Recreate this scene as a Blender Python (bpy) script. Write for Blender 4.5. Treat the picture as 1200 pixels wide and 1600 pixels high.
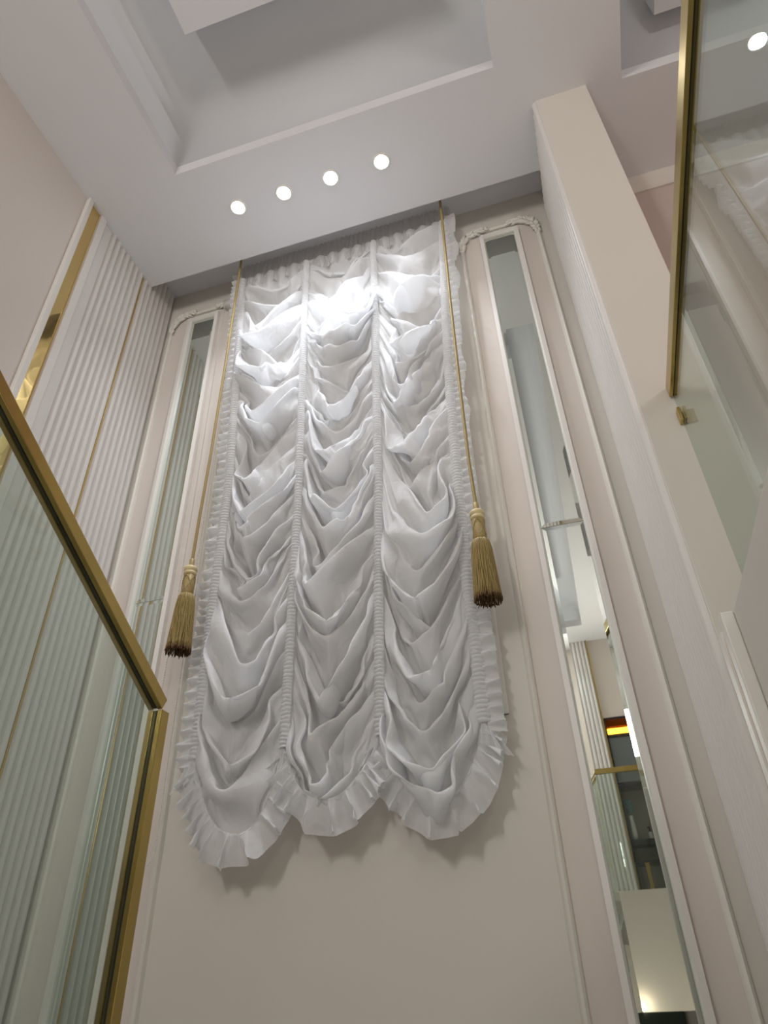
import bpy, bmesh, math
import numpy as np
from mathutils import Vector, Matrix, noise
S = bpy.context.scene
for o in list(bpy.data.objects):
    bpy.data.objects.remove(o)
COL = S.collection

# ------------------------------------------------------------------ camera
cd = bpy.data.cameras.new('camera'); cam = bpy.data.objects.new('camera', cd); COL.objects.link(cam)
cam.rotation_euler = [math.radians(v) for v in (125.7899, 1.62696, 16.97963)]
cd.sensor_fit = 'VERTICAL'; cd.sensor_height = 36.0; cd.lens = 1074.03 / 1600 * 36
cd.clip_start = 0.02
S.camera = cam

# ------------------------------------------------------------------ world, lights, exposure
W = bpy.data.worlds.new('world'); S.world = W; W.use_nodes = True
W.node_tree.nodes['Background'].inputs[0].default_value = (0.03, 0.04, 0.06, 1)
W.node_tree.nodes['Background'].inputs[1].default_value = 0.3
S.view_settings.view_transform = 'Standard'; S.view_settings.look = 'None'
S.view_settings.gamma = 1.0; S.view_settings.exposure = 0.38
S.view_settings.use_curve_mapping = False

XL, XR = -2.18, 0.378          # the two side walls of the tall hall
YB = 2.5                       # curtain wall
ZC = 3.86                      # ceiling
ZS = 4.065                     # top of the curtain slot
YE = 2.25                      # front edge of the slot
YP = 1.868                     # front of the pier
ZM = 0.725                     # upper floor level
FL = -1.5                      # lower floor
YR = -3.88                     # rear wall
YM = -1.77                     # rear balcony edge
SPOT_X = (-1.375, -1.083, -0.793, -0.488); SPOT_Y = 1.925
P_SPOT, P_REAR = 28.0, 20.0

def area(name, loc, rot, sx, sy, power, colr):
    l = bpy.data.lights.new(name, 'AREA'); l.shape = 'RECTANGLE'; l.size = sx; l.size_y = sy
    l.energy = power; l.color = colr
    o = bpy.data.objects.new(name, l); o.location = loc; o.rotation_euler = rot; COL.objects.link(o); return o
# added area lamps without fixtures, filling in the ambient light of the rooms
area('lower_fill', (-0.9, -1.2, -1.25), (math.pi, 0, 0), 2.0, 1.2, 16.0, (1.0, 0.97, 0.92))
area('rear_fill', (-1.95, -3.4, 2.5), (math.radians(102), 0, math.radians(-20)), 0.4, 1.2, 42.0, (1.0, 0.98, 0.96))
area('rear_side_fill', (1.75, -3.3, 2.5), (math.radians(104), 0, math.radians(28)), 0.5, 0.6, 26.0, (1.0, 0.97, 0.93))  # rear fill split to this side, so the right mirror's edges catch it
area('upper_fill', (1.7, 0.6, 1.3), (math.pi, 0, 0), 0.8, 1.4, 3.0, (1.0, 0.86, 0.78))

# ------------------------------------------------------------------ materials
def mat(name, col, rough=0.6, metal=0.0, bump=0.0, bscale=40.0, var=0.0, vscale=3.0, emis=None, est=0.0, spec=0.5, stretch=None, bdist=0.01, detail=3):
    m = bpy.data.materials.new(name); m.use_nodes = True
    nt = m.node_tree; b = nt.nodes['Principled BSDF']
    b.inputs['Base Color'].default_value = (*col, 1); b.inputs['Roughness'].default_value = rough
    b.inputs['Metallic'].default_value = metal; b.inputs['Specular IOR Level'].default_value = spec
    tc = nt.nodes.new('ShaderNodeTexCoord'); mp = nt.nodes.new('ShaderNodeMapping')
    nt.links.new(tc.outputs['Object'], mp.inputs[0])
    if stretch: mp.inputs['Scale'].default_value = stretch
    if var > 0:
        n = nt.nodes.new('ShaderNodeTexNoise'); n.inputs['Scale'].default_value = vscale; n.inputs['Detail'].default_value = 4
        mx = nt.nodes.new('ShaderNodeMix'); mx.data_type = 'RGBA'
        nt.links.new(mp.outputs[0], n.inputs['Vector']); nt.links.new(n.outputs['Fac'], mx.inputs['Factor'])
        mx.inputs['A'].default_value = (*[c * (1 - var) for c in col], 1)
        mx.inputs['B'].default_value = (*[min(1, c * (1 + var)) for c in col], 1)
        nt.links.new(mx.outputs['Result'], b.inputs['Base Color'])
    if bump > 0:
        n = nt.nodes.new('ShaderNodeTexNoise'); n.inputs['Scale'].default_value = bscale; n.inputs['Detail'].default_value = detail
        bp = nt.nodes.new('ShaderNodeBump'); bp.inputs['Strength'].default_value = bump; bp.inputs['Distance'].default_value = bdist
        nt.links.new(mp.outputs[0], n.inputs['Vector']); nt.links.new(n.outputs['Fac'], bp.inputs['Height'])
        nt.links.new(bp.outputs[0], b.inputs['Normal'])
    if emis:
        b.inputs['Emission Color'].default_value = (*emis, 1); b.inputs['Emission Strength'].default_value = est
    return m
M = {}
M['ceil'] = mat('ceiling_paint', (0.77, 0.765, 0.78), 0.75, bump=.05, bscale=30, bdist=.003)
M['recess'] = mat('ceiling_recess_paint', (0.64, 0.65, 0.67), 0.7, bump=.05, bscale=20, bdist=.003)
M['cream'] = mat('cream_wall_paint', (0.70, 0.66, 0.60), 0.6, bump=.12, bscale=14, var=.015, bdist=.004)
M['pink'] = mat('pale_pink_wall_paint', (0.70, 0.635, 0.58), 0.6, bump=.10, bscale=14, var=.015, bdist=.004)
M['rose'] = mat('rose_wall_paint', (0.58, 0.46, 0.42), 0.65, bump=.08, bscale=14, var=.02, bdist=.004)
M['white'] = mat('white_satin_paint', (0.80, 0.77, 0.725), 0.4, bump=.06, bscale=18, bdist=.003)
M['flute'] = mat('fluted_panel_paint', (0.745, 0.715, 0.68), 0.45, bump=.05, bscale=10, bdist=.003)
M['plaster'] = mat('carved_plaster', (0.78, 0.75, 0.68), 0.55, bump=.3, bscale=60, bdist=.004)
M['mirror'] = mat('silvered_glass', (0.80, 0.86, 0.81), 0.015, 1.0)
M['gold'] = mat('polished_brass', (0.50, 0.37, 0.125), 0.22, 1.0, bump=.12, bscale=7, var=.12, vscale=9, bdist=.01)
M['goldfoil'] = mat('mirror_gold_sheet', (0.78, 0.58, 0.24), 0.05, 1.0, bump=.30, bscale=5, bdist=.02, detail=0)
M['goldpaint'] = mat('dull_gold_inlay', (0.60, 0.43, 0.17), 0.4, .5)
M['dark'] = mat('dark_slot', (0.012, 0.011, 0.01), 0.5)
M['black'] = mat('black_steel', (0.015, 0.016, 0.022), 0.35, .3)
M['bluegrey'] = mat('grey_glass_back', (0.16, 0.18, 0.18), 0.15)
M['orange'] = mat('orange_light_strip', (0.9, 0.35, 0.02), 0.5, emis=(1.0, 0.42, 0.03), est=5.0)
M['rust'] = mat('rust_red_panel', (0.5, 0.12, 0.02), 0.5)
M['led'] = mat('lit_lamp_lens', (1, 1, 1), 0.3, emis=(0.92, 0.95, 1.0), est=60.0)
M['warmled'] = mat('lit_warm_lens', (1, 1, 1), 0.3, emis=(1.0, 0.83, 0.6), est=60.0)
M['chrome'] = mat('chrome', (0.7, 0.7, 0.72), 0.12, 1.0)
M['floor'] = mat('beige_floor_tile', (0.50, 0.47, 0.42), 0.3, var=.05, vscale=2)
M['cord'] = mat('gold_silk_cord', (0.40, 0.30, 0.12), 0.45, .1, bump=.2, bscale=200, var=.15, vscale=120, bdist=.002)
M['tassel'] = mat('gold_silk_thread', (0.33, 0.24, 0.08), 0.42, .2, bump=.25, bscale=250, var=.3, vscale=90, bdist=.002)
M['tasseldark'] = mat('dark_thread_ends', (0.12, 0.06, 0.02), 0.8)
M['ivory'] = mat('ivory_satin_bead', (0.72, 0.60, 0.34), 0.3)
M['bead'] = mat('white_plastic_bead', (0.75, 0.74, 0.70), 0.35)
M['vase'] = mat('white_ceramic', (0.62, 0.62, 0.58), 0.3)
M['teal'] = mat('teal_petals', (0.10, 0.32, 0.29), 0.7)
M['amber'] = mat('clear_soap', (0.45, 0.45, 0.45), 0.2)
M['blind'] = mat('beige_blind_cloth', (0.52, 0.47, 0.40), 0.85, bump=.1, bscale=300, bdist=.001)
M['unlit'] = mat('unlit_wall_green', (0.03, 0.05, 0.03), 0.5)  # darkness of the room under the balcony put into the wall colour

def cloth_mat(name, col, transl, alpha=1.0, bs=260):
    m = bpy.data.materials.new(name); m.use_nodes = True; nt = m.node_tree
    b = nt.nodes['Principled BSDF']; out = nt.nodes['Material Output']
    b.inputs['Base Color'].default_value = (*col, 1); b.inputs['Roughness'].default_value = .9
    b.inputs['Sheen Weight'].default_value = .1; b.inputs['Specular IOR Level'].default_value = .12
    tr = nt.nodes.new('ShaderNodeBsdfTranslucent'); tr.inputs[0].default_value = (*col, 1)
    mx = nt.nodes.new('ShaderNodeMixShader'); mx.inputs[0].default_value = transl
    nt.links.new(b.outputs[0], mx.inputs[1]); nt.links.new(tr.outputs[0], mx.inputs[2])
    tc = nt.nodes.new('ShaderNodeTexCoord')
    n1 = nt.nodes.new('ShaderNodeTexNoise'); n1.inputs['Scale'].default_value = bs; n1.inputs['Detail'].default_value = 2
    n2 = nt.nodes.new('ShaderNodeTexNoise'); n2.inputs['Scale'].default_value = 20; n2.inputs['Detail'].default_value = 5
    n2.inputs['Distortion'].default_value = .8
    for n in (n1, n2): nt.links.new(tc.outputs['Object'], n.inputs['Vector'])
    b1 = nt.nodes.new('ShaderNodeBump'); b1.inputs['Strength'].default_value = .12; b1.inputs['Distance'].default_value = .0008
    b2 = nt.nodes.new('ShaderNodeBump'); b2.inputs['Strength'].default_value = .4; b2.inputs['Distance'].default_value = .014
    nt.links.new(n1.outputs['Fac'], b1.inputs['Height']); nt.links.new(n2.outputs['Fac'], b2.inputs['Height'])
    nt.links.new(b2.outputs[0], b1.inputs['Normal']); nt.links.new(b1.outputs[0], b.inputs['Normal']); nt.links.new(b1.outputs[0], tr.inputs['Normal'])
    last = mx
    if alpha < 1:
        t = nt.nodes.new('ShaderNodeBsdfTransparent'); m2 = nt.nodes.new('ShaderNodeMixShader'); m2.inputs[0].default_value = alpha
        nt.links.new(t.outputs[0], m2.inputs[1]); nt.links.new(mx.outputs[0], m2.inputs[2]); last = m2
    nt.links.new(last.outputs[0], out.inputs[0])
    return m
M['cloth'] = cloth_mat('white_cotton_voile', (0.94, 0.945, 0.955), .45)
M['sheer'] = cloth_mat('sheer_white_voile', (0.84, 0.83, 0.83), .35, .72)

def glass_mat(name, tint):
    m = bpy.data.materials.new(name); m.use_nodes = True; nt = m.node_tree
    nt.nodes.remove(nt.nodes['Principled BSDF']); out = nt.nodes['Material Output']
    fr = nt.nodes.new('ShaderNodeFresnel'); ge = nt.nodes.new('ShaderNodeNewGeometry')
    ma = nt.nodes.new('ShaderNodeMapRange'); ma.inputs['To Min'].default_value = 1.5; ma.inputs['To Max'].default_value = 1/1.5
    nt.links.new(ge.outputs['Backfacing'], ma.inputs['Value']); nt.links.new(ma.outputs['Result'], fr.inputs[0])   # same reflectance on both faces
    t = nt.nodes.new('ShaderNodeBsdfTransparent'); t.inputs[0].default_value = (*tint, 1)
    g = nt.nodes.new('ShaderNodeBsdfGlossy'); g.inputs['Roughness'].default_value = .0; g.inputs[0].default_value = (.95, .97, .96, 1)
    mx = nt.nodes.new('ShaderNodeMixShader')
    nt.links.new(fr.outputs[0], mx.inputs[0]); nt.links.new(t.outputs[0], mx.inputs[1]); nt.links.new(g.outputs[0], mx.inputs[2])
    nt.links.new(mx.outputs[0], out.inputs[0]); return m
M['glass'] = glass_mat('clear_glass', (.82, .87, .84))

# ------------------------------------------------------------------ helpers
def obj(name, bm, m, parent=None, smooth=False, bevel=0.0):
    me = bpy.data.meshes.new(name); bmesh.ops.recalc_face_normals(bm, faces=bm.faces[:]); bm.to_mesh(me); bm.free()
    me.materials.append(m)
    if smooth: me.shade_smooth()
    o = bpy.data.objects.new(name, me); COL.objects.link(o)
    if parent:
        o.parent = parent; o.matrix_parent_inverse = Matrix.Translation(parent.location).inverted()
    if bevel > 0:
        b = o.modifiers.new('bevel', 'BEVEL'); b.width = bevel; b.segments = 2; b.limit_method = 'ANGLE'
    return o
def grid_obj(name, P, m, parent=None, thick=0.0, sub=0):
    """P: rows x cols x 3 array of points -> smooth sheet"""
    R, Cn, _ = P.shape
    faces = [(i*Cn+j, i*Cn+j+1, (i+1)*Cn+j+1, (i+1)*Cn+j) for i in range(R-1) for j in range(Cn-1)]
    me = bpy.data.meshes.new(name); me.from_pydata([tuple(map(float, v)) for v in P.reshape(-1, 3)], [], faces)
    me.materials.append(m); me.shade_smooth()
    o = bpy.data.objects.new(name, me); COL.objects.link(o)
    if parent:
        o.parent = parent; o.matrix_parent_inverse = Matrix.Translation(parent.location).inverted()
    if sub:
        s = o.modifiers.new('smooth', 'SUBSURF'); s.levels = sub; s.render_levels = sub
    return o
def box(bm, a, b):
    x0, y0, z0 = [min(p, q) for p, q in zip(a, b)]; x1, y1, z1 = [max(p, q) for p, q in zip(a, b)]
    v = [bm.verts.new(p) for p in ((x0,y0,z0),(x1,y0,z0),(x1,y1,z0),(x0,y1,z0),(x0,y0,z1),(x1,y0,z1),(x1,y1,z1),(x0,y1,z1))]
    for f in ((0,3,2,1),(4,5,6,7),(0,1,5,4),(1,2,6,5),(2,3,7,6),(3,0,4,7)):
        bm.faces.new([v[i] for i in f])
def boxes(*bb):
    bm = bmesh.new()
    for a, b in bb: box(bm, a, b)
    return bm
def extrude_profile(bm, prof, p0, p1, cap=True):
    """prof: list of 3D offsets; swept from p0 to p1"""
    A = [bm.verts.new(Vector(p0) + Vector(q)) for q in prof]; B = [bm.verts.new(Vector(p1) + Vector(q)) for q in prof]
    n = len(prof)
    for i in range(n): bm.faces.new((A[i], A[(i+1) % n], B[(i+1) % n], B[i]))
    if cap: bm.faces.new(A[::-1]); bm.faces.new(B)
def tube(bm, pts, r, n=8, cap=True, prof=None):
    pts = [Vector(p) for p in pts]; rings = []
    up = Vector((0, 1, 0.01)).normalized()
    for i, p in enumerate(pts):
        d = (pts[min(i+1, len(pts)-1)] - pts[max(i-1, 0)]).normalized()
        a = d.cross(up)
        if a.length < 1e-3: a = d.cross(Vector((1, 0, 0)))
        a.normalize(); b = d.cross(a)
        rr = r[i] if hasattr(r, '__len__') else r
        rings.append([bm.verts.new(p + (a*math.cos(t) + b*math.sin(t))*rr) for t in [2*math.pi*k/n for k in range(n)]])
    for i in range(len(rings)-1):
        for k in range(n):
            bm.faces.new((rings[i][k], rings[i][(k+1) % n], rings[i+1][(k+1) % n], rings[i+1][k]))
    if cap: bm.faces.new(rings[0][::-1]); bm.faces.new(rings[-1])
def lathe(bm, c, prof, n=32, rib=0.0, nrib=0, cap=True):
    rings = []
    for r, z in prof:
        rings.append([bm.verts.new((c[0] + (r*(1+rib*math.cos(nrib*t)))*math.cos(t), c[1] + (r*(1+rib*math.cos(nrib*t)))*math.sin(t), c[2]+z)) for t in [2*math.pi*k/n for k in range(n)]])
    for i in range(len(rings)-1):
        for k in range(n): bm.faces.new((rings[i][k], rings[i][(k+1) % n], rings[i+1][(k+1) % n], rings[i+1][k]))
    if cap: bm.faces.new(rings[0][::-1]); bm.faces.new(rings[-1])
def thing(name, label, cat, loc, group=None):
    o = bpy.data.objects.new(name, None); COL.objects.link(o); o.location = loc; o.empty_display_size = .1
    o['label'] = label; o['category'] = cat
    if group: o['group'] = group
    bpy.context.view_layer.update()
    return o
def tag(o, label, cat, group=None):
    o['label'] = label; o['category'] = cat
    if group: o['group'] = group
    return o
def struct(name, bm, m, **k):
    o = obj(name, bm, m, **k); o['kind'] = 'structure'; return o

# ------------------------------------------------------------------ room shell
# ceiling with the tall recess, the slot over the curtain and the recess of the upper room
CX0, CX1, CY0, CY1 = -1.625, 0.196, -3.35, 1.64
DX0, DX1, DY0, DY1 = 0.82, 2.3, -1.5, 1.895
T = 0.085
bm = boxes(((XL-.1, CY0-.0, ZC), (CX0, YE, ZC+T)), ((CX0, CY1, ZC), (CX1, YE, ZC+T)), ((XL-.1, YR, ZC), (CX1, CY0, ZC+T)),
           ((CX1, YR, ZC), (DX0, YE, ZC+T)), ((DX0, DY1, ZC), (3.0, YE, ZC+T)), ((DX0, YR, ZC), (3.0, DY0, ZC+T)), ((DX1, DY0, ZC), (3.0, DY1, ZC+T)),
           ((XR+.264, YE, ZC), (3.0, YB, ZC+T)),
           ((XL-.1, YE-.06, ZC+T), (XR+.1, YE, ZS+.05)), ((XL-.1, YE, ZS), (XR, YB+.1, ZS+.05)))
struct('ceiling', bm, M['ceil'])
def recess(name, x0, x1, y0, y1, z0, h, inset):
    """curved plaster cove rising from the lip to a flat top"""
    prof = [(0, 0), (0, .10*h), (.03*inset, .30*h), (.10*inset, .50*h), (.24*inset, .70*h), (.48*inset, .87*h), (.75*inset, .97*h), (1.0*inset, h)]
    bm = bmesh.new(); rings = []
    for d, z in prof:
        rings.append([bm.verts.new(p) for p in ((x0+d, y0+d, z0+z), (x1-d, y0+d, z0+z), (x1-d, y1-d, z0+z), (x0+d, y1-d, z0+z))])
    for a, b in zip(rings[:-1], rings[1:]):
        for k in range(4): bm.faces.new((a[k], a[(k+1) % 4], b[(k+1) % 4], b[k]))
    bm.faces.new(rings[-1])
    o = struct(name, bm, M['recess'], smooth=True)
    return o
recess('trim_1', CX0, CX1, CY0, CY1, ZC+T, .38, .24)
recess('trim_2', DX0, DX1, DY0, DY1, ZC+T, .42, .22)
# dropped centre panels hanging inside both recesses
o = struct('trim_3', boxes(((-1.31, -2.9, 4.16), (-0.12, 1.125, ZC+T+.38))), M['ceil'])
o = struct('trim_4', boxes(((1.05, -0.9, 4.14), (2.1, 1.77, ZC+T+.42))), M['ceil'])

# back wall (curtain wall) with the window opening
WX0, WX1, WZ0, WZ1 = -1.54, -0.30, 0.90, 3.72
bm = boxes(((XL-.1, YB, FL), (WX0, YB+.16, ZS+.05)), ((WX1, YB, FL), (XR+.1, YB+.16, ZS+.05)), ((WX0, YB, FL), (WX1, YB+.16, WZ0)), ((WX0, YB, WZ1), (WX1, YB+.16, ZS+.05)))
struct('wall_back', bm, M['cream'])
struct('wall_back_upper_room', boxes(((XR+.26, YB, ZM), (3.0, YB+.1, ZC))), M['rose'])
bm = bmesh.new()
extrude_profile(bm, [(0, 0, 0), (0, -.012, 0), (0, -.016, .02), (0, -.03, .05), (0, -.042, .09), (0, -.045, ZC-3.75), (0, 0, ZC-3.75)], (XR+.264, YB, 3.75), (3.0, YB, 3.75))
struct('trim_5', bm, M['pink'])
# window: casing, glass
wn = struct('window_1', boxes(((WX0-.02, YB-.012, WZ0-.04), (WX0+.02, YB+.03, WZ1+.04)), ((WX1-.005, YB-.014, WZ0-.045), (WX1+.042, YB+.03, WZ1+.04)),
                     ((WX0-.02, YB-.012, WZ1), (WX1+.04, YB+.03, WZ1+.04)), ((WX0-.02, YB-.012, WZ0-.045), (WX1+.04, YB+.03, WZ0))), M['white'], bevel=.003)
obj('window_pane', boxes(((WX0, YB+.10, WZ0), (WX1, YB+.11, WZ1))), M['black'], wn)
# side walls
struct('wall_left', boxes(((XL-.1, YR, FL), (XL, YB+.1, ZS+.05))), M['pink'])
# right side: low wall under the upper floor, full-height pier at the back
struct('wall_right', boxes(((XR, YM, FL), (XR+.14, YP, ZM)), ((XR+.14, YM, ZM-.16), (3.0, YP, ZM))), M['cream'], bevel=.004)
struct('wall_pier', boxes(((XR, YP, FL), (XR+.264, YB, ZS+.05))), M['cream'], bevel=.004)
struct('wall_right_outer', boxes(((3.0, YR, FL), (3.1, YB+.1, ZC+.5))), M['rose'])
struct('wall_rear', boxes(((XL-.1, YR-.1, FL), (0.20, YR, ZC+.1)), ((1.1, YR-.1, FL), (3.0, YR, ZC+.1)), ((0.20, YR-.1, 2.83), (1.1, YR, ZC+.1)), ((0.20, YR-.1, FL), (1.1, YR, 0.80))), M['pink'])
struct('floor', boxes(((XL-.1, YR-.1, FL-.1), (3.1, YB+.1, FL))), M['floor'])
# rear balcony slab
struct('wall_rear_balcony', boxes(((XL, YR, -.085), (XR+.02, YM, ZM)), ((XR+.02, YR, ZM-.16), (3.0, YM, ZM))), M['cream'])
struct('wall_lower_rear', boxes(((XL, YR, FL), (XR, YR+.05, -.085))), M['unlit'])  # wall coloured near black to stand for the unlit space below the slab

# ------------------------------------------------------------------ fluted panels
def flutes(name, x, sgn, y0, y1, n, z0, z1, label, depth=.020):
    bm = bmesh.new(); p = (y1-y0)/n
    for i in range(n):
        a = y0+i*p
        prof = [(0, a+.0005, 0)]
        for k in range(9):
            t = k/8; yy = a + p*(.10+.80*t)
            prof.append((sgn*depth*(.30+.70*math.sin(math.pi*t)**.55), yy, 0))
        prof.append((0, a+p-.0005, 0))
        extrude_profile(bm, prof, (x, 0, z0), (x, 0, z1))
    o = obj(name, bm, M['flute']); tag(o, label, 'wall panel'); return o
LW = 'white fluted wall panel on the left wall, '
GY = 2.175
flutes('fluted_cladding', XL, 1, 1.842, GY-.006, 7, FL, ZC, 'white fluted panel on left wall, between flat strip and gold inlay line')
flutes('fluted_cladding', XL, 1, GY+.008, YB-.004, 7, FL, ZS if False else ZC, 'white fluted panel on left wall, between gold inlay line and back corner')
flutes('fluted_cladding', XL, 1, YE+.02, YB-.004, 5, ZC, ZS, 'short shaded fluted strip inside the ceiling slot, left end')
tag(obj('gold_inlay', boxes(((XL, GY-.005, FL), (XL+.008, GY+.006, ZC))), M['goldpaint']), 'thin gold line running full height between the fluted panels', 'trim')
# flat strip with its edge moulding, gold sheet, two white frames
def mould(name, x, sgn, y0, y1, z0, z1, d, label):
    bm = boxes(((x, y0, z0), (x+sgn*d, y1, z1)))
    return tag(obj(name, bm, M['white'], bevel=.004), label, 'trim')
mould('white_moulding', XL, 1, 1.608, 1.642, FL, ZC, .026, 'white upright moulding on the pink side of the gold strip, left wall')
mould('white_moulding', XL, 1, 1.722, 1.770, FL, ZC, .022, 'white upright moulding between gold strip and flat panel, left wall')
tag(obj('flat_panel', boxes(((XL, 1.771, FL), (XL+.009, 1.842, ZC))), M['flute'], bevel=.002), 'narrow flat white panel beside the gold strip on left wall', 'wall panel')
tag(obj('gold_strip', boxes(((XL, 1.643, FL), (XL+.006, 1.721, ZC))), M['goldfoil']), 'tall mirror gold strip with rippled reflections on the left wall', 'trim')
# right wall counterparts
flutes('fluted_cladding', XR, -1, YP+.002, 2.262, 8, FL, ZC, 'fine fluted panel on the pier, nearer half up to its dark joint')
flutes('fluted_cladding', XR, -1, 2.268, YB-.004, 5, FL, ZC, 'fine fluted panel on the pier, farther half beside the back wall')
mould('white_moulding', XR, -1, 1.608, 1.648, FL, ZM, .030, 'white upright moulding on the low right wall, nearer side of gold strip')
mould('white_moulding', XR, -1, 1.722, 1.770, FL, ZM, .020, 'white upright moulding on the low right wall, farther side of gold strip')
tag(obj('gold_strip', boxes(((XR, 1.649, FL), (XR-.006, 1.721, ZM-.01))), M['goldpaint']), 'narrow gold strip set between white mouldings on low right wall', 'trim')

# ------------------------------------------------------------------ tall mirrors on the back wall
FW = .027
def tall_mirror(x0, x1, label):
    t = thing('wall_mirror', label, 'mirror', ((x0+x1)/2, YB, FL+.1), 'tall mirrors beside the curtain')
    zt, zb = 3.735, FL+.1
    y = YB
    bm = bmesh.new()
    pr = [(0, 0), (0, -.030), (FW*.75, -.034), (FW, -.022), (FW, 0)]
    def side(a, b, nx, nz):
        extrude_profile(bm, [(nx*u, v, nz*u) for u, v in pr], a, b)
    side((x0, y, zb), (x0, y, zt), 1, 0); side((x1, y, zb), (x1, y, zt), -1, 0)
    side((x0+.001, y, zt), (x1-.001, y, zt), 0, -1); side((x0+.001, y, zb), (x1-.001, y, zb), 0, 1)
    obj('mirror_frame', bm, M['white'], t)
    xa, xb = x0+FW, x1-FW
    cuts = [zt-FW, 1.615, -.49, zb+FW]
    B, dz = .018, .0022
    for hi, lo in zip(cuts[:-1], cuts[1:]):
        hi -= .0015; lo += .0015
        bm = bmesh.new(); yo, yi = YB-.012, YB-.012-dz
        o4 = [bm.verts.new(p) for p in ((xa, yo, lo), (xb, yo, lo), (xb, yo, hi), (xa, yo, hi))]
        i4 = [bm.verts.new(p) for p in ((xa+B, yi, lo+B), (xb-B, yi, lo+B), (xb-B, yi, hi-B), (xa+B, yi, hi-B))]
        bm.faces.new(i4)
        for k in range(4): bm.faces.new((o4[k], o4[(k+1) % 4], i4[(k+1) % 4], i4[k]))
        b4 = [bm.verts.new((v.co.x, YB-.002, v.co.z)) for v in o4]
        for k in range(4): bm.faces.new((o4[k], b4[k], b4[(k+1) % 4], o4[(k+1) % 4]))
        obj('mirror_pane', bm, M['mirror'], t)
    return t
tall_mirror(-2.000, -1.778, 'tall narrow mirror in white frame, left of the curtain')
tall_mirror(-0.047, 0.182, 'tall narrow mirror in white frame, right of the curtain')

# pink fields and plaster panel mouldings with carved corners
rng = np.random.default_rng(11)
def field(x0, x1, label, key):
    z1 = 3.80
    t = thing('panel_moulding', label[1], 'moulding', ((x0+x1)/2, YB, FL), 'plaster panel mouldings')
    o = obj('painted_field', boxes(((x0, YB-.003, FL), (x1, YB, z1-.02))), M['pink'], t); o['label'] = label[0]
    w = .030
    pr = [(-w/2, 0), (-w*.45, -.010), (-w*.2, -.020), (w*.1, -.025), (w*.35, -.017), (w/2, 0)]
    bm = bmesh.new()
    for x in (x0, x1):
        extrude_profile(bm, [(a, b, 0) for a, b in pr], (x, YB, FL), (x, YB, z1-.16))
    obj('moulding_rail', bm, M['plaster'], t)
    # top rail bends over two rounded shoulders
    bm = bmesh.new()
    pts = []
    for i in range(41):
        u = i/40; x = x0 + (x1-x0)*u
        e = min(u, 1-u)*(x1-x0)
        z = z1 + .0 - .055*math.exp(-(e/.07)**2)
        pts.append((x, YB-.006, z))
    tube(bm, pts, .012, 8)
    obj('top_rail', bm, M['plaster'], t, smooth=True)
    for sx, xc in ((1, x0), (-1, x1)):
        bm = bmesh.new()
        # scrolled acanthus: a spine with leaves curling off both sides
        spine = [(xc, z1-.17), (xc+sx*.004, z1-.12), (xc+sx*.012, z1-.07), (xc+sx*.035, z1-.03), (xc+sx*.075, z1-.005), (xc+sx*.12, z1+.002), (xc+sx*.165, z1+.004)]
        sp = []
        for a, b in zip(spine[:-1], spine[1:]):
            for k in range(4): sp.append((a[0]+(b[0]-a[0])*k/4, a[1]+(b[1]-a[1])*k/4))
        sp.append(spine[-1])
        tube(bm, [(p[0], YB-.010, p[1]) for p in sp], [.005+.006*math.sin(math.pi*i/(len(sp)-1)) for i in range(len(sp))], 6)
        for i in range(1, len(sp)-1):
            dx = sp[i+1][0]-sp[i-1][0]; dz = sp[i+1][1]-sp[i-1][1]; L = math.hypot(dx, dz); dx /= L; dz /= L
            big = math.sin(math.pi*i/(len(sp)-1))
            for s in (1, -1):
                if rng.random() < .15: continue
                a = s*math.radians(rng.uniform(35, 80)); ln = (.020+.040*big)*rng.uniform(.7, 1.15)
                q = []
                px, pz = sp[i]
                ang = math.atan2(dz, dx) + a
                for k in range(5):
                    q.append((px, YB-.010-.012*math.sin(math.pi*k/4)*rng.uniform(.7, 1.1), pz))
                    px += math.cos(ang)*ln/4; pz += math.sin(ang)*ln/4; ang -= s*.35
                tube(bm, q, [.006, .0105, .0095, .007, .004], 6)
        for k in range(7):
            a = rng.uniform(0, 6.28); r = rng.uniform(.0, .022)
            c = (xc+sx*.03+r*math.cos(a), YB-.014, z1-.035+r*math.sin(a))
            bmesh.ops.create_icosphere(bm, subdivisions=1, radius=rng.uniform(.006, .010), matrix=Matrix.Translation(c))
        obj('corner_ornament', bm, M['plaster'], t, smooth=True)
field(-2.125, -1.640, ('pale pink painted panel around the left mirror', 'plaster panel moulding with carved corners around the left mirror'), 1)
field(-0.160, 0.290, ('pale pink painted panel around the right mirror', 'plaster panel moulding with carved corners around the right mirror'), 2)

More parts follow.
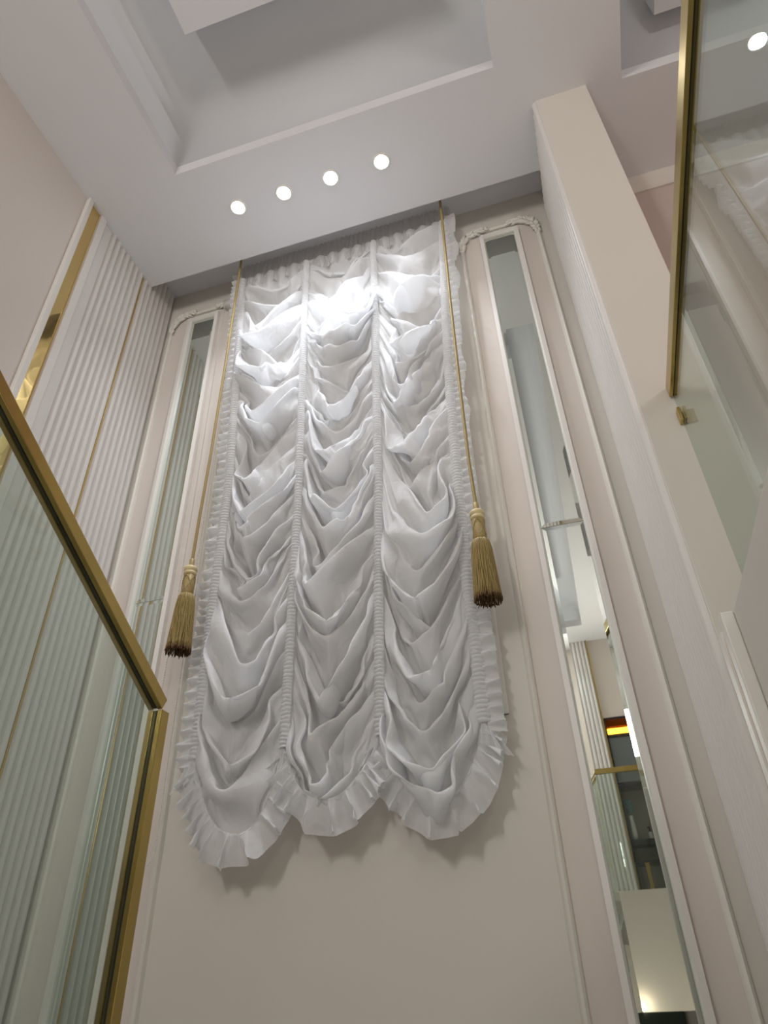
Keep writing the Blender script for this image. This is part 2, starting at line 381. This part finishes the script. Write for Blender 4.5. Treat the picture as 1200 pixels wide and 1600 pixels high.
# ------------------------------------------------------------------ spotlights
G = 'ceiling spotlights in front of the curtain'
lab = ['leftmost lit recessed spotlight in ceiling in front of curtain', 'second lit recessed spotlight from the left, in ceiling before curtain',
       'third lit recessed spotlight from the left, in ceiling before curtain', 'rightmost lit recessed spotlight in ceiling in front of curtain']
def downlight(x, y, label, group, power, ang=(math.radians(13), 0, 0), size=math.radians(96)):
    t = thing('ceiling_spotlight', label, 'light', (x, y, ZC), group)
    bm = bmesh.new(); lathe(bm, (x, y, ZC), [(.036, -.001), (.040, -.006), (.050, -.005), (.052, .0)], 32, cap=False)
    obj('trim_ring', bm, M['white'], t, smooth=True)
    bm = bmesh.new(); lathe(bm, (x, y, ZC), [(.036, -.0025), (.03, -.006), (.015, -.009), (.002, -.010)], 28)
    obj('lens', bm, M['led'], t, smooth=True)
    l = bpy.data.lights.new('spot_beam', 'SPOT'); l.energy = power; l.color = (0.90, 0.94, 1.0); l.spot_size = size; l.spot_blend = 1.0; l.shadow_soft_size = .022
    lo = bpy.data.objects.new('spot_beam', l); lo.location = (x, y, ZC-.02); lo.rotation_euler = ang; COL.objects.link(lo)
for x, lb in zip(SPOT_X, lab): downlight(x, SPOT_Y, lb, G, P_SPOT)
for i, x in enumerate((-1.30, -0.95, -0.60, -0.25)):
    downlight(x, -3.62, ['leftmost', 'second from left', 'third from left', 'rightmost'][i] + ' of the lit ceiling spotlights near the rear wall', 'rear ceiling spotlights', P_REAR, (0, 0, 0))

# ------------------------------------------------------------------ curtain
rng = np.random.default_rng(29)
def tapex(k, z):
    pts = [[(.8, -1.475), (1.3, -1.485), (2.2, -1.485), (3.0, -1.53), (4.05, -1.585)],
           [(.8, -1.10), (2.0, -1.10), (4.05, -1.135)],
           [(.8, -.722), (1.3, -.715), (2, -.70), (4.05, -.685)],
           [(.8, -.339), (1.4, -.343), (2.4, -.322), (3.05, -.293), (4.05, -.235)]][k]
    return np.interp(z, [p[0] for p in pts], [p[1] for p in pts])
YT = 2.405                        # depth of the gathering tapes
cur = thing('ruched_curtain', 'white ruched swag curtain with ruffled edges on the back wall', 'curtain', (-.92, YT, 4.0))
# first the swags are laid out as folds hung from tape to tape, then the cloth is let slack and draped under gravity
DRAPE_FRAMES = 20
def tapex(k, z):
    pts = [[(.8, -1.475), (1.3, -1.485), (2.2, -1.485), (3.0, -1.53), (4.05, -1.585)],
           [(.8, -1.10), (2.0, -1.10), (4.05, -1.135)],
           [(.8, -.722), (1.3, -.715), (2, -.70), (4.05, -.685)],
           [(.8, -.339), (1.4, -.343), (2.4, -.322), (3.05, -.293), (4.05, -.235)]][k]
    return np.interp(z, [p[0] for p in pts], [p[1] for p in pts])
PROF = [(0.00, 0.00, 1.00), (.06, 0, 1.10), (.2, 0, 1.02), (.38, 0, .86), (.58, 0, .62), (.78, 0, .38), (.94, 0, .18), (1.0, -.6, .10), (1.0, -1.0, .35), (1.0, -.5, .85)]
def fbm(x, y, z): return noise.fractal(Vector((x, y, z)), 1.0, 2.0, 3)
def gen(NU=30, seed=29, nl=26):
    rng=np.random.default_rng(seed); U=np.linspace(0,1,NU+1); cols=[]
    for c in range(3):
        starts=[3.82,3.84,3.86][c]
        zb=[.50,.585,.545][c]; ub0=[.66,.50,.56][c]
        hem = zb + (.80-zb)*np.abs(np.where(U < ub0, (ub0-U)/ub0, (U-ub0)/(1-ub0)))**2.2
        w=rng.uniform(.6,1.5,nl); w/=w.sum(); zk=starts-np.r_[0,np.cumsum(w)][:-1]*(starts-.83)
        lips=[];amps=[];pock=[];prev=None;offl=offr=0
        for k in range(nl):
            z=zk[k]; f=(3.9-z)/3.1
            offl=.6*offl+rng.normal()*.035; offr=.6*offr+rng.normal()*.035
            if k==0: offl=offr=0
            major=(k%3==0) or rng.random()<.2
            sag=rng.uniform(.15,.24)+.13*f+(.06 if major else 0)
            if k<2: sag*=.7
            ub=np.clip(.5+rng.normal()*.11,.26,.74); p=rng.uniform(1.1,1.6)
            zl,zr=min(z+offl,3.87),min(z+offr,3.87); zbt=z-sag
            L=np.where(U<ub, zbt+(zl-zbt)*(np.clip((ub-U)/ub,0,1))**p, zbt+(zr-zbt)*(np.clip((U-ub)/(1-ub),0,1))**p)
            kk=np.array([.25,.5,.25])
            for _ in range(2): L[1:-1]=np.convolve(L,kk,'same')[1:-1]
            if prev is not None:
                L=np.minimum(L,prev-.012-(.055 if major else .014)*np.sin(np.pi*U)**.7)
            L=np.maximum(L,hem+.012+(nl-1-k)*(.014+.022*np.sin(np.pi*U)))
            A=rng.uniform(.11,.15) if major else rng.uniform(.045,.09)
            e=np.sin(np.pi*U)**.8
            if not major and rng.random()<.55:
                cc=rng.choice([.15,.30,.7,.85]); e=e*(np.exp(-((U-cc)/.28)**2)*1.1+.2)
            if k<1: A*=.6
            lips.append(L);amps.append(A*e);pock.append((rng.uniform(.03,.07) if major else rng.uniform(.008,.022))*np.sin(np.pi*U)**.8)
            prev=L
        lips.append(hem); amps.append(.07*np.sin(np.pi*U)**.7); pock.append(0*U)
        rows=[]
        for q in np.linspace(0,1,9)[:-1]:
            rows.append(((3.90)*(1-q)+lips[0]*q, amps[0]*q**2.5+.012*np.sin(U*34+1.3*c)*(1-q**3)*np.minimum(1,6*np.minimum(U,1-U))))
        for k in range(nl):
            z0,z1=lips[k],lips[k+1];a0,a1=amps[k],amps[k+1];P1=pock[k+1]
            for (t,dz,a) in PROF:
                zz=z0*(1-t)+z1*t+dz*P1
                rows.append((zz, a0*a*(1-t)+(a0*.5+a1*.12)*a*t if t<1 else a1*a))
        rows.append((hem,amps[-1]))
        P=np.zeros((len(rows),NU+1,3)); hh=rng.uniform(0,50)
        for i,(zz,dy) in enumerate(rows):
            P[i,:,0]=tapex(c,zz)*(1-U)+tapex(c+1,zz)*U; P[i,:,1]=YT-dy; P[i,:,2]=zz
        for i in range(len(rows)):
            fade=min(1,i/8)
            for j in range(NU+1):
                u=U[j];e=math.sin(math.pi*u);x,y,z=P[i,j];d=min(u,1-u)*.4
                n1=fbm(x*5+hh,z*5,3.1*c);n2=fbm(x*4+hh,i*.5,7.7)
                pl=math.sin(i*2.3+2.2*noise.noise((i*.3,x*3,4.4*c+1)))*math.exp(-d/.06)*.007
                P[i,j,1]+=(.015*n1*e+.010*n2*e**.5+pl*min(1,d/.01))*fade
                P[i,j,2]+=.008*n2*e*fade
        P[:,:,1]=np.minimum(P[:,:,1],2.46)
        cols.append(P)
    return cols

def drape(A, NU):
    """let the laid-out cloth settle: a short cloth run in a scene of its own; returns the settled points"""
    NR, H, _ = A.shape
    faces = [(i*H+j, i*H+j+1, (i+1)*H+j+1, (i+1)*H+j) for i in range(NR-1) for j in range(H-1)]
    sc = bpy.data.scenes.new('drape')
    me = bpy.data.meshes.new('drape_cloth'); me.from_pydata([tuple(map(float, v)) for v in A.reshape(-1, 3)], [], faces)
    o = bpy.data.objects.new('drape_cloth', me); sc.collection.objects.link(o)
    pin = [i*H+k*NU+q for k in range(4) for q in (-1, 0, 1) if 0 <= k*NU+q < H for i in range(NR)]
    pin += [(NR-1)*H+j for j in range(H)] + [i*H+j for j in range(H) for i in range(2)]
    o.vertex_groups.new(name='pin').add(sorted(set(pin)), 1.0, 'REPLACE')
    m = o.modifiers.new('cloth', 'CLOTH'); st = m.settings
    st.vertex_group_mass = 'pin'; st.mass = .004; st.quality = 5; st.shrink_min = -.13
    st.tension_stiffness = st.compression_stiffness = 12; st.shear_stiffness = 2; st.bending_stiffness = .01
    st.tension_damping = st.compression_damping = st.shear_damping = 8; st.bending_damping = .5; st.air_damping = 2
    cs = m.collision_settings; cs.use_self_collision = True; cs.self_distance_min = .005; cs.distance_min = .005; cs.collision_quality = 2
    wm = bpy.data.meshes.new('drape_wall'); wm.from_pydata([(-3, 2.475, -1), (1, 2.475, -1), (1, 2.475, 5), (-3, 2.475, 5)], [], [(0, 1, 2, 3)])
    w = bpy.data.objects.new('drape_wall', wm); sc.collection.objects.link(w); w.modifiers.new('stop', 'COLLISION')
    sc.frame_start = 1; sc.frame_end = DRAPE_FRAMES; m.point_cache.frame_end = DRAPE_FRAMES
    out = A
    try:
        for f in range(1, DRAPE_FRAMES+1): sc.frame_set(f)
        vl = sc.view_layers[0]; dg = vl.depsgraph; dg.update()
        ev = o.evaluated_get(dg); a = np.empty(len(ev.data.vertices)*3, 'f'); ev.data.vertices.foreach_get('co', a)
        a = a.reshape(NR, H, 3).astype(float)
        if np.isfinite(a).all() and np.abs(a-A).max() < .8: out = a
        print('drape moved', np.abs(a-A).max())
    finally:
        bpy.data.objects.remove(o); bpy.data.objects.remove(w); bpy.data.scenes.remove(sc)
        bpy.data.meshes.remove(me); bpy.data.meshes.remove(wm)
    return out
NU = 30
cols = gen(NU, 31)
A = np.concatenate([cols[0], cols[1][:, 1:], cols[2][:, 1:]], 1)
for k in range(4):
    j = k*NU; zs = np.sort(A[:, j, 2])[::-1]; zs = np.convolve(np.pad(zs, 7, 'edge'), np.ones(15)/15, 'valid')
    for q in (-1, 0, 1):
        if 0 <= j+q < A.shape[1]:
            A[:, j+q, 2] = zs; A[:, j+q, 0] = tapex(k, zs)+q*.0125; A[:, j+q, 1] = YT
CLOTH = drape(A, NU)
hem_rows = []
for c in range(3):
    P = CLOTH[:, NU*c:NU*c+NU+1].copy()
    grid_obj('swag_panel', P, M['cloth'], cur, sub=2)
    hem_rows.append(P[-1].copy())

# gathering tapes
for k in range(4):
    zz = np.arange(3.86, .80, -.0032); n = len(zz)
    P = np.zeros((n, 9, 3)); vv = np.linspace(-1, 1, 9)
    w = .021 if k in (1, 2) else .024
    ph = 0
    for i, z in enumerate(zz):
        ph += .0032*2*math.pi/(.0165+.006*noise.noise((z*9, k, 0)))
        for j, v in enumerate(vv):
            s = math.sin(ph + .9*noise.noise((z*30, v*1.2, k*3.1)))
            P[i, j] = (tapex(k, z)+v*w+.002*noise.noise((z*40, k, v)), YT-.026-.0062*s*(1-.3*v*v)+.014*abs(v)**2.2, z+.0022*math.cos(ph)+.003*noise.noise((z*20, v, k)))
    grid_obj('gathering_tape', P, M['cloth'], cur)

# ruffles: strip along a path with an outward direction
def ruffle(name, path, outd, width, wave, amp, parent, back=(0, 0, 0), seed=0, nv=9, flare=1.0, m='cloth'):
    path = np.array(path); n = len(path); seg = np.r_[0, np.cumsum(np.linalg.norm(np.diff(path, axis=0), axis=1))]
    N = int(seg[-1]/.0035); ss = np.linspace(0, seg[-1], N)
    pp = np.stack([np.interp(ss, seg, path[:, a]) for a in range(3)], 1)
    oo = np.stack([np.interp(ss, seg, np.array(outd)[:, a]) for a in range(3)], 1)
    oo /= np.linalg.norm(oo, axis=1)[:, None]
    tt = np.gradient(pp, axis=0); tt /= np.linalg.norm(tt, axis=1)[:, None]
    P = np.zeros((N, nv, 3)); ph = seed*1.7
    for i in range(N):
        lam = wave*(1+.9*noise.noise((ss[i]*9, seed, 0)))
        ph += (ss[1]-ss[0])*2*math.pi/lam
        wd = width*(1+.35*noise.noise((ss[i]*7, seed, 5)))
        for j in range(nv):
            v = j/(nv-1)
            s = math.sin(ph + .5*v*noise.noise((ss[i]*15, seed, 2))); c2 = math.sin(2*ph+1.0+seed)
            y = -amp*(v**.8)*(s*1.0+.25*c2) 
            y += -.004*math.sin(ph*2.7)*(1-v)*min(1, v*6)
            P[i, j] = pp[i] + oo[i]*wd*v*(1-.10*abs(s)) + tt[i]*amp*.75*flare*v*math.cos(ph + .8*noise.noise((ss[i]*20, j*.3, seed))) + np.array((0, y, 0)) + np.array(back)*v
    P[:, :, 1] = np.minimum(P[:, :, 1], YB-.006)
    return grid_obj(name, P, M[m], parent)
zz = np.arange(3.93, .76, -.02)
ruffle('side_ruffle', [(tapex(0, z)-.012, YT-.012, z) for z in zz], [(-1, 0, -.10) for z in zz], .066, .050, .020, cur, seed=1, flare=.5)
ruffle('side_ruffle', [(tapex(3, z)+.012, YT-.012, z) for z in zz], [(1, 0, -.10) for z in zz], .068, .052, .021, cur, seed=2, flare=.5)
for c in range(3):
    h = hem_rows[c][1:-1]
    tang = np.gradient(h, axis=0); outd = np.stack([tang[:, 2], np.zeros(len(h)), -np.abs(tang[:, 0])], 1); outd /= np.linalg.norm(outd, axis=1)[:, None]; outd = outd*.8 + np.array((0, 0, -.45))
    # outward normal of a U-shaped hem seen from the front (sideways on the arms, down at the bottom)
    ruffle('hem_ruffle', [(p[0], p[1]+.004, p[2]+.006) for p in h], outd, .112, .062, .030, cur, seed=5+c)
# small tufts where the arms of the hem meet under the tapes
for k in range(4):
    x = tapex(k, .8)
    P0 = [(x-.035+.07*i/20, YT-.015-.01*math.sin(i), .80-.004*abs(i-10)) for i in range(21)]
    ruffle('hem_tuft', P0, [(-.6+1.2*i/20, 0, -1) for i in range(21)], .10, .040, .016, cur, seed=12+k)
# sheer heading: tight vertical gathers on a thin rod
n = 700; P = np.zeros((10, n, 3)); xs = np.linspace(-1.62, -.195, n); vz = [4.052, 4.035, 4.02, 4.008, 3.997, 3.98, 3.95, 3.90, 3.84, 3.78]
for i, z in enumerate(vz):
    for j, x in enumerate(xs):
        t = (4.052-z)/.272; tight = math.exp(-((z-4.008)/.02)**2)
        w = math.sin(x*210+3*noise.noise((x*12, 0, 0)))*.005 + math.sin(x*63+2.2+2*noise.noise((x*5, 1, 0)))*.010*t
        P[i, j] = (x+.004*noise.noise((x*40, z*8, 0)), 2.425-.008*(1-tight)+w*(1-.5*tight)-.012*t, z+.003*noise.noise((x*60, 0, 2)))
grid_obj('sheer_heading', P, M['sheer'], cur)
bm = bmesh.new(); tube(bm, [(-1.63, 2.445, 4.010), (-.19, 2.445, 4.010)], .007, 10)
obj('curtain_rod', bm, M['white'], cur)
bm = boxes(((-1.60, YB-.03, 4.035), (-.20, YB, 4.06)))
obj('mounting_rail', bm, M['white'], cur)

# roller blind behind the curtain, bead chain
bl = thing('roller_blind', 'beige roller blind mostly hidden behind the white curtain', 'blind', (-.92, YB-.01, 3.75))
obj('blind_cloth', boxes(((WX0+.03, YB+.03, 1.0), (WX1-.035, YB+.032, WZ1))), M['blind'], bl)
bm = bmesh.new(); tube(bm, [(WX0+.03, YB+.035, 1.0), (WX1-.035, YB+.035, 1.0)], .011, 10); obj('bottom_bar', bm, M['white'], bl)
pts = []
for i in range(0, 271): pts.append((-1.725+.012*math.sin(i*.01), 2.452, 3.75-i*.0119))
for i in range(1, 9):
    a = math.pi*i/9; pts.append((-1.673-.047*math.cos(a), 2.452, .50-.055*math.sin(a)))
for i in range(0, 271): pts.append((-1.628-.01*math.sin(i*.011), 2.452, .50+i*.0119))
bm = bmesh.new(); tube(bm, pts, .0011, 5)
for p in pts: bmesh.ops.create_icosphere(bm, subdivisions=1, radius=.0032, matrix=Matrix.Translation(p))
bmesh.ops.create_cube(bm, size=1, matrix=Matrix.Translation((-1.675, 2.47, 3.77)) @ Matrix.Diagonal((.12, .05, .05, 1)))
tag(obj('bead_chain', bm, M['bead'], smooth=True), 'thin white bead chain loop hanging left of the curtain', 'chain')

# ------------------------------------------------------------------ tassels on gold cords
def rope(bm, pts, r, strands=3, pitch=.022):
    pts = np.array(pts); seg = np.r_[0, np.cumsum(np.linalg.norm(np.diff(pts, axis=0), axis=1))]
    N = int(seg[-1]/.0028); ss = np.linspace(0, seg[-1], N)
    pp = np.stack([np.interp(ss, seg, pts[:, a]) for a in range(3)], 1)
    for s in range(strands):
        q = [(p[0]+r*.5*math.cos(2*math.pi*(l/pitch+s/strands)), p[1]+r*.5*math.sin(2*math.pi*(l/pitch+s/strands)), p[2]) for p, l in zip(pp, ss)]
        tube(bm, q, r*.56, 5)
def tassel(x, ytop, ztop, zbot, path, lab, grp, seed):
    t = thing('tassel_cord', lab, 'tassel', (path[0][0], path[0][1], path[0][2]), grp)
    bm = bmesh.new(); rope(bm, path, .0078); obj('cord', bm, M['cord'], t, smooth=True)
    bm = bmesh.new(); lathe(bm, (x, ytop, ztop), [(.008, .055), (.012, .05), (.011, .02), (.013, .0)], 16)
    obj('cord_knot', bm, M['cord'], t, smooth=True)
    bm = bmesh.new(); lathe(bm, (x, ytop, ztop), [(.012, .012), (.026, .010), (.031, .003), (.031, -.006), (.026, -.012), (.024, -.014), (.028, -.018), (.030, -.024), (.026, -.030), (.018, -.032)], 32)
    obj('collar_ring', bm, M['ivory'], t, smooth=True)
    zs = ztop-.028; H1 = .10
    bm = bmesh.new(); lathe(bm, (x, ytop, zs), [(.020, 0), (.0255, -.006), (.026, -.05), (.027, -H1+.006), (.022, -H1)], 40, rib=.02, nrib=20)
    obj('wrapped_head', bm, M['cord'], t, smooth=True)
    bm = bmesh.new()
    for s in (1, -1):
        for k in range(4):
            q = [(x+.0272*math.cos(s*a+k*math.pi/2), ytop+.0272*math.sin(s*a+k*math.pi/2), zs-.012-(H1-.028)*(.5-.5*math.cos(2*a))) for a in np.linspace(0, 2*math.pi, 40)]
            tube(bm, q, .0014, 4)
    obj('head_netting', bm, M['ivory'], t, smooth=True)
    zk = zs-H1+.004; Hs = zk-zbot
    rg = np.random.default_rng(seed); bm = bmesh.new(); bd = bmesh.new()
    lathe(bm, (x, ytop, zk), [(.018, 0), (.030, -.008), (.036, -.04), (.040, -Hs*.5), (.046, -Hs+.02)], 32)
    for k in range(92):
        a = 2*math.pi*k/92 + rg.uniform(-.03, .03); f = rg.uniform(.96, 1.04); ph = rg.uniform(0, 6.28); en = Hs-rg.uniform(0, .012)
        q = []
        for i in range(15):
            v = i/14; r = np.interp(v, [0, .05, .2, .5, 1], [.020, .032, .0385, .043, .050])*f
            aa = a + .05*math.sin(v*7+ph)+.02*math.sin(v*17+ph*2)
            q.append((x+r*math.cos(aa), ytop+r*math.sin(aa), zk+.003-v*en))
        tube(bm, q, .0021, 4)
        e = q[-1]
        tube(bd, [e, (e[0]+rg.uniform(-.002, .002), e[1]+rg.uniform(-.002, .002), e[2]-.008), (e[0]+rg.uniform(-.005, .005), e[1]+rg.uniform(-.004, .004), e[2]-rg.uniform(.010, .020))], [.0022, .0026, .0012], 4)
    for k in range(60):
        r = .046*math.sqrt(rg.random()); a = rg.uniform(0, 6.28)
        e = (x+r*math.cos(a), ytop+r*math.sin(a), zbot+.012)
        tube(bd, [(e[0]*.98+x*.02, e[1], e[2]+.012), e, (e[0], e[1], e[2]-rg.uniform(.008, .022))], [.003, .003, .0015], 4)
    obj('tassel_skirt', bm, M['tassel'], t, smooth=True)
    obj('thread_ends', bd, M['tasseldark'], t, smooth=True)
    bm = bmesh.new(); x0, y0, z0 = path[0]
    bmesh.ops.create_icosphere(bm, subdivisions=2, radius=.010, matrix=Matrix.Translation((x0, y0, z0+.004)))
    box(bm, (x0-.03, y0-.006, z0+.002), (x0+.03, y0+.02, z0+.009))
    obj('cord_hook', bm, M['black'], t)
TY = 2.30
tassel(-.258, TY, 1.620, 1.225, [(-.232, 2.315, 4.050), (-.236, 2.31, 3.78), (-.253, 2.31, 2.95), (-.261, 2.305, 2.30), (-.2635, 2.30, 1.90), (-.258, 2.30, 1.66)], 'gold rope cord with long fringed tassel hanging right of curtain', 'gold tassels', 4)
tassel(-1.562, TY, 1.620, 1.225, [(-1.560, 2.315, 4.050), (-1.556, 2.31, 3.78), (-1.5545, 2.31, 3.0), (-1.555, 2.305, 2.3), (-1.560, 2.30, 1.9), (-1.562, 2.30, 1.66)], 'gold rope cord with long fringed tassel hanging left of curtain', 'gold tassels', 9)

# ------------------------------------------------------------------ brass-edged glass balustrades
def channel(bm, dark, a, b, down, side, w, h, slot=.0045):
    """U-shaped brass channel from a to b, opening towards 'down', 'side' across it; two halves leave a slot"""
    a, b, down, side = Vector(a), Vector(b), Vector(down), Vector(side)
    for s in (-1, 1):
        p = [side*s*slot, side*s*w, side*s*w-down*h, side*s*slot-down*h]
        extrude_profile(bm, [tuple(v) for v in p], a, b)
    p = [side*-slot+down*-.004, side*slot+down*-.004, side*slot-down*h, side*-slot-down*h]
    extrude_profile(dark, [tuple(v) for v in p], a, b)
# right: on the upper floor edge, parallel to the room, up to the pier
t = thing('glass_balustrade', 'glass balustrade with brass top rail on the upper floor, right', 'railing', (.495, 0, ZM))
b1, b2 = bmesh.new(), bmesh.new()
channel(b1, b2, (.495, YM-.11, 1.628), (.495, YP-.006, 1.628), (0, 0, -1), (1, 0, 0), .016, .050)
obj('top_rail', b1, M['gold'], t, bevel=.0015); obj('rail_gasket', b2, M['dark'], t)
obj('glass_pane', boxes(((.4915, YM-.10, ZM), (.4985, YP-.004, 1.635))), M['glass'], t)
c = thing('glass_clip', 'small brass glass clip fixed to the pier below the top rail', 'clip', (.51, YP-.02, 1.535))
obj('clip_plate', boxes(((.481, YP-.03, 1.505), (.4905, YP-.0005, 1.560)), ((.500, YP-.03, 1.505), (.508, YP, 1.560)), ((.500, YP-.008, 1.505), (.535, YP-.0005, 1.560))), M['gold'], c, bevel=.001)
# rear: across the rear balcony
t = thing('glass_balustrade', 'glass balustrade with brass top rail across the rear balcony, seen in mirror', 'railing', (-.9, YM-.11, ZM))
b1, b2 = bmesh.new(), bmesh.new()
channel(b1, b2, (-.60, YM-.11, 1.685), (.479, YM-.11, 1.685), (0, 0, -1), (0, 1, 0), .016, .045)
obj('top_rail', b1, M['gold'], t, bevel=.0015); obj('rail_gasket', b2, M['dark'], t)
obj('glass_pane', boxes(((-.60, YM-.1135, ZM), (.478, YM-.1065, 1.69))), M['glass'], t)
# left: stair balustrade falling towards the curtain wall, with an end post
PX, PY, PZ = -.752, 1.066, .456
SL = math.tan(math.radians(29.54))
dn = Vector((0, -math.sin(math.radians(29.54)), -math.cos(math.radians(29.54))))
t = thing('stair_balustrade', 'sloping glass stair balustrade framed in brass, lower left', 'railing', (PX, PY, -.42))
b1, b2 = bmesh.new(), bmesh.new()
topy = -1.0
channel(b1, b2, (PX, topy, PZ+SL*(PY-topy)), (PX, PY, PZ), dn, (1, 0, 0), .0145, .024)
channel(b1, b2, (PX, PY, PZ+.0), (PX, PY, -.45), (0, -1, 0), (1, 0, 0), .0145, .024)
obj('brass_frame', b1, M['gold'], t, bevel=.001); obj('frame_gasket', b2, M['dark'], t)
bm = bmesh.new()
pr = [(-.0035, 0, 0), (.0035, 0, 0), (.0035, 0, 0), (-.0035, 0, 0)]
v = []
for sx in (-.0035, .0035):
    for (y, z) in ((topy, PZ+SL*(PY-topy)), (PY, PZ), (PY, -.45), (topy, -.45+SL*(PY-topy))):
        v.append(bm.verts.new((PX+sx, y, z)))
for f in ((0, 1, 2, 3), (7, 6, 5, 4), (0, 4, 5, 1), (1, 5, 6, 2), (2, 6, 7, 3), (3, 7, 4, 0)): bm.faces.new([v[i] for i in f])
obj('glass_pane', bm, M['glass'], t)
# the stair it stands on (below the frame)
bm = bmesh.new(); ns = 8
for i in range(ns):
    y1 = 1.12-i*.28; z = -.46+i*(ZM+.46)/ns
    box(bm, (XL, y1-.28, FL if i < 3 else z-.35), (PX+.03, y1, z))
struct('floor_stair', bm, M['floor'])

# ------------------------------------------------------------------ rear room seen in the mirror
flbm = bmesh.new(); n = 6; x0, x1 = -.085, .205; p = (x1-x0)/n
for i in range(n):
    a = x0+i*p; prof = [(a+.0005, 0, 0)]
    for k in range(9):
        tt = k/8; prof.append((a+p*(.12+.76*tt), .02*(.3+.7*math.sin(math.pi*tt)**.55), 0))
    prof.append((a+p-.0005, 0, 0)); extrude_profile(flbm, prof, (0, YR+.02, ZM), (0, YR+.02, ZC))
box(flbm, (x0-.06, YR, ZM), (x1, YR+.02, ZC))
tag(obj('fluted_pilaster', flbm, M['flute']), 'white fluted pilaster with gold edge beside the cabinet, seen in mirror', 'wall panel')
tag(obj('gold_edge', boxes(((x1, YR, ZM), (x1+.012, YR+.045, ZC))), M['gold']), 'thin gold edge strip of the rear fluted pilaster, seen in mirror', 'trim')
K = thing('display_cabinet', 'black framed display cabinet lit orange at top, seen in right mirror', 'cabinet', (.65, YR, ZM))
kx0, kx1, ky0, ky1 = .218, 1.08, YR-.30, YR+.01
obj('cabinet_frame', boxes(((kx0, ky0, .80), (kx0+.02, ky1, 2.82)), ((kx1-.02, ky0, .80), (kx1, ky1, 2.82)), ((kx0, ky0, 2.80), (kx1, ky1, 2.82)), ((kx0, ky0, .80), (kx1, ky1, .84)),
                           ((kx0, ky0, 2.58), (kx1, ky1, 2.62)), ((kx0, ky0, .80), (kx1, ky0+.01, 2.82))), M['black'], K)
obj('back_panel', boxes(((kx0+.02, ky0+.01, .84), (kx1-.02, ky0+.015, 2.58))), mat('grey_back_panel', (.30, .28, .24), .5), K)
obj('glass_door', boxes(((kx0+.02, YR-.005, 2.06), (kx0+.30, YR+.0, 2.58))), M['bluegrey'], K)
obj('cove_panel', boxes(((kx0+.02, ky0+.02, 2.62), (kx1-.02, ky0+.03, 2.80))), M['rust'], K)
obj('light_strip', boxes(((kx0+.02, YR-.06, 2.625), (kx1-.02, YR-.03, 2.70))), M['orange'], K)
for z, d in ((2.03, .025), (1.42, .05), (1.22, .02)):
    obj('shelf', boxes(((kx0+.01, ky0+.01, z-d/2), (kx1-.01, YR, z+d/2))), M['black'], K)
vs = thing('flower_vase', 'white tapered vase of teal flowers on cabinet shelf, seen in mirror', 'vase', (.285, YR-.08, 1.446))
bm = bmesh.new(); lathe(bm, (.29, YR-.08, 1.446), [(.026, 0), (.034, .03), (.030, .15), (.024, .22), (.028, .26)], 20)
obj('vase_body', bm, M['vase'], vs, smooth=True)
rg = np.random.default_rng(3); bm = bmesh.new()
for k in range(26):
    a = rg.uniform(0, 6.28); r = .045*math.sqrt(rg.random()); z = rg.uniform(.27, .46)
    bmesh.ops.create_icosphere(bm, subdivisions=1, radius=rg.uniform(.012, .022), matrix=Matrix.Translation((.29+r*math.cos(a), YR-.08+r*math.sin(a), 1.446+z)) @ Matrix.Diagonal((1, 1, .6, 1)))
obj('flowers', bm, M['teal'], vs)
dp = thing('soap_dispenser', 'small pump bottle on the cabinet shelf, seen in the right mirror', 'bottle', (.46, YR-.08, 1.446))
bm = bmesh.new(); lathe(bm, (.46, YR-.08, 1.446), [(.024, 0), (.026, .01), (.026, .065), (.012, .08)], 16); obj('bottle_body', bm, M['amber'], dp, smooth=True)
bm = bmesh.new(); tube(bm, [(.46, YR-.08, 1.52), (.46, YR-.08, 1.565)], .006, 8); box(bm, (.435, YR-.09, 1.56), (.468, YR-.07, 1.575)); obj('pump', bm, M['black'], dp)
tag(obj('gold_post', boxes(((.325, YR+.10, ZM), (.365, YR+.13, 1.19))), M['gold'], bevel=.002), 'short gold upright standing before the cabinet, seen in mirror', 'post')
# lamp under the balcony front
lx, ly, lz = -.005, YM+.035, -.05
lt = thing('balcony_spotlight', 'bright warm spotlight at the balcony fascia, seen in right mirror', 'light', (lx, YM, lz))
bm = bmesh.new(); tube(bm, [(lx, YM, lz), (lx, ly, lz)], [.016, .022], 16); obj('lamp_housing', bm, M['chrome'], lt)
bm = bmesh.new(); bmesh.ops.create_icosphere(bm, subdivisions=2, radius=.024, matrix=Matrix.Translation((lx, ly+.004, lz))); obj('bulb', bm, M['warmled'], lt, smooth=True)
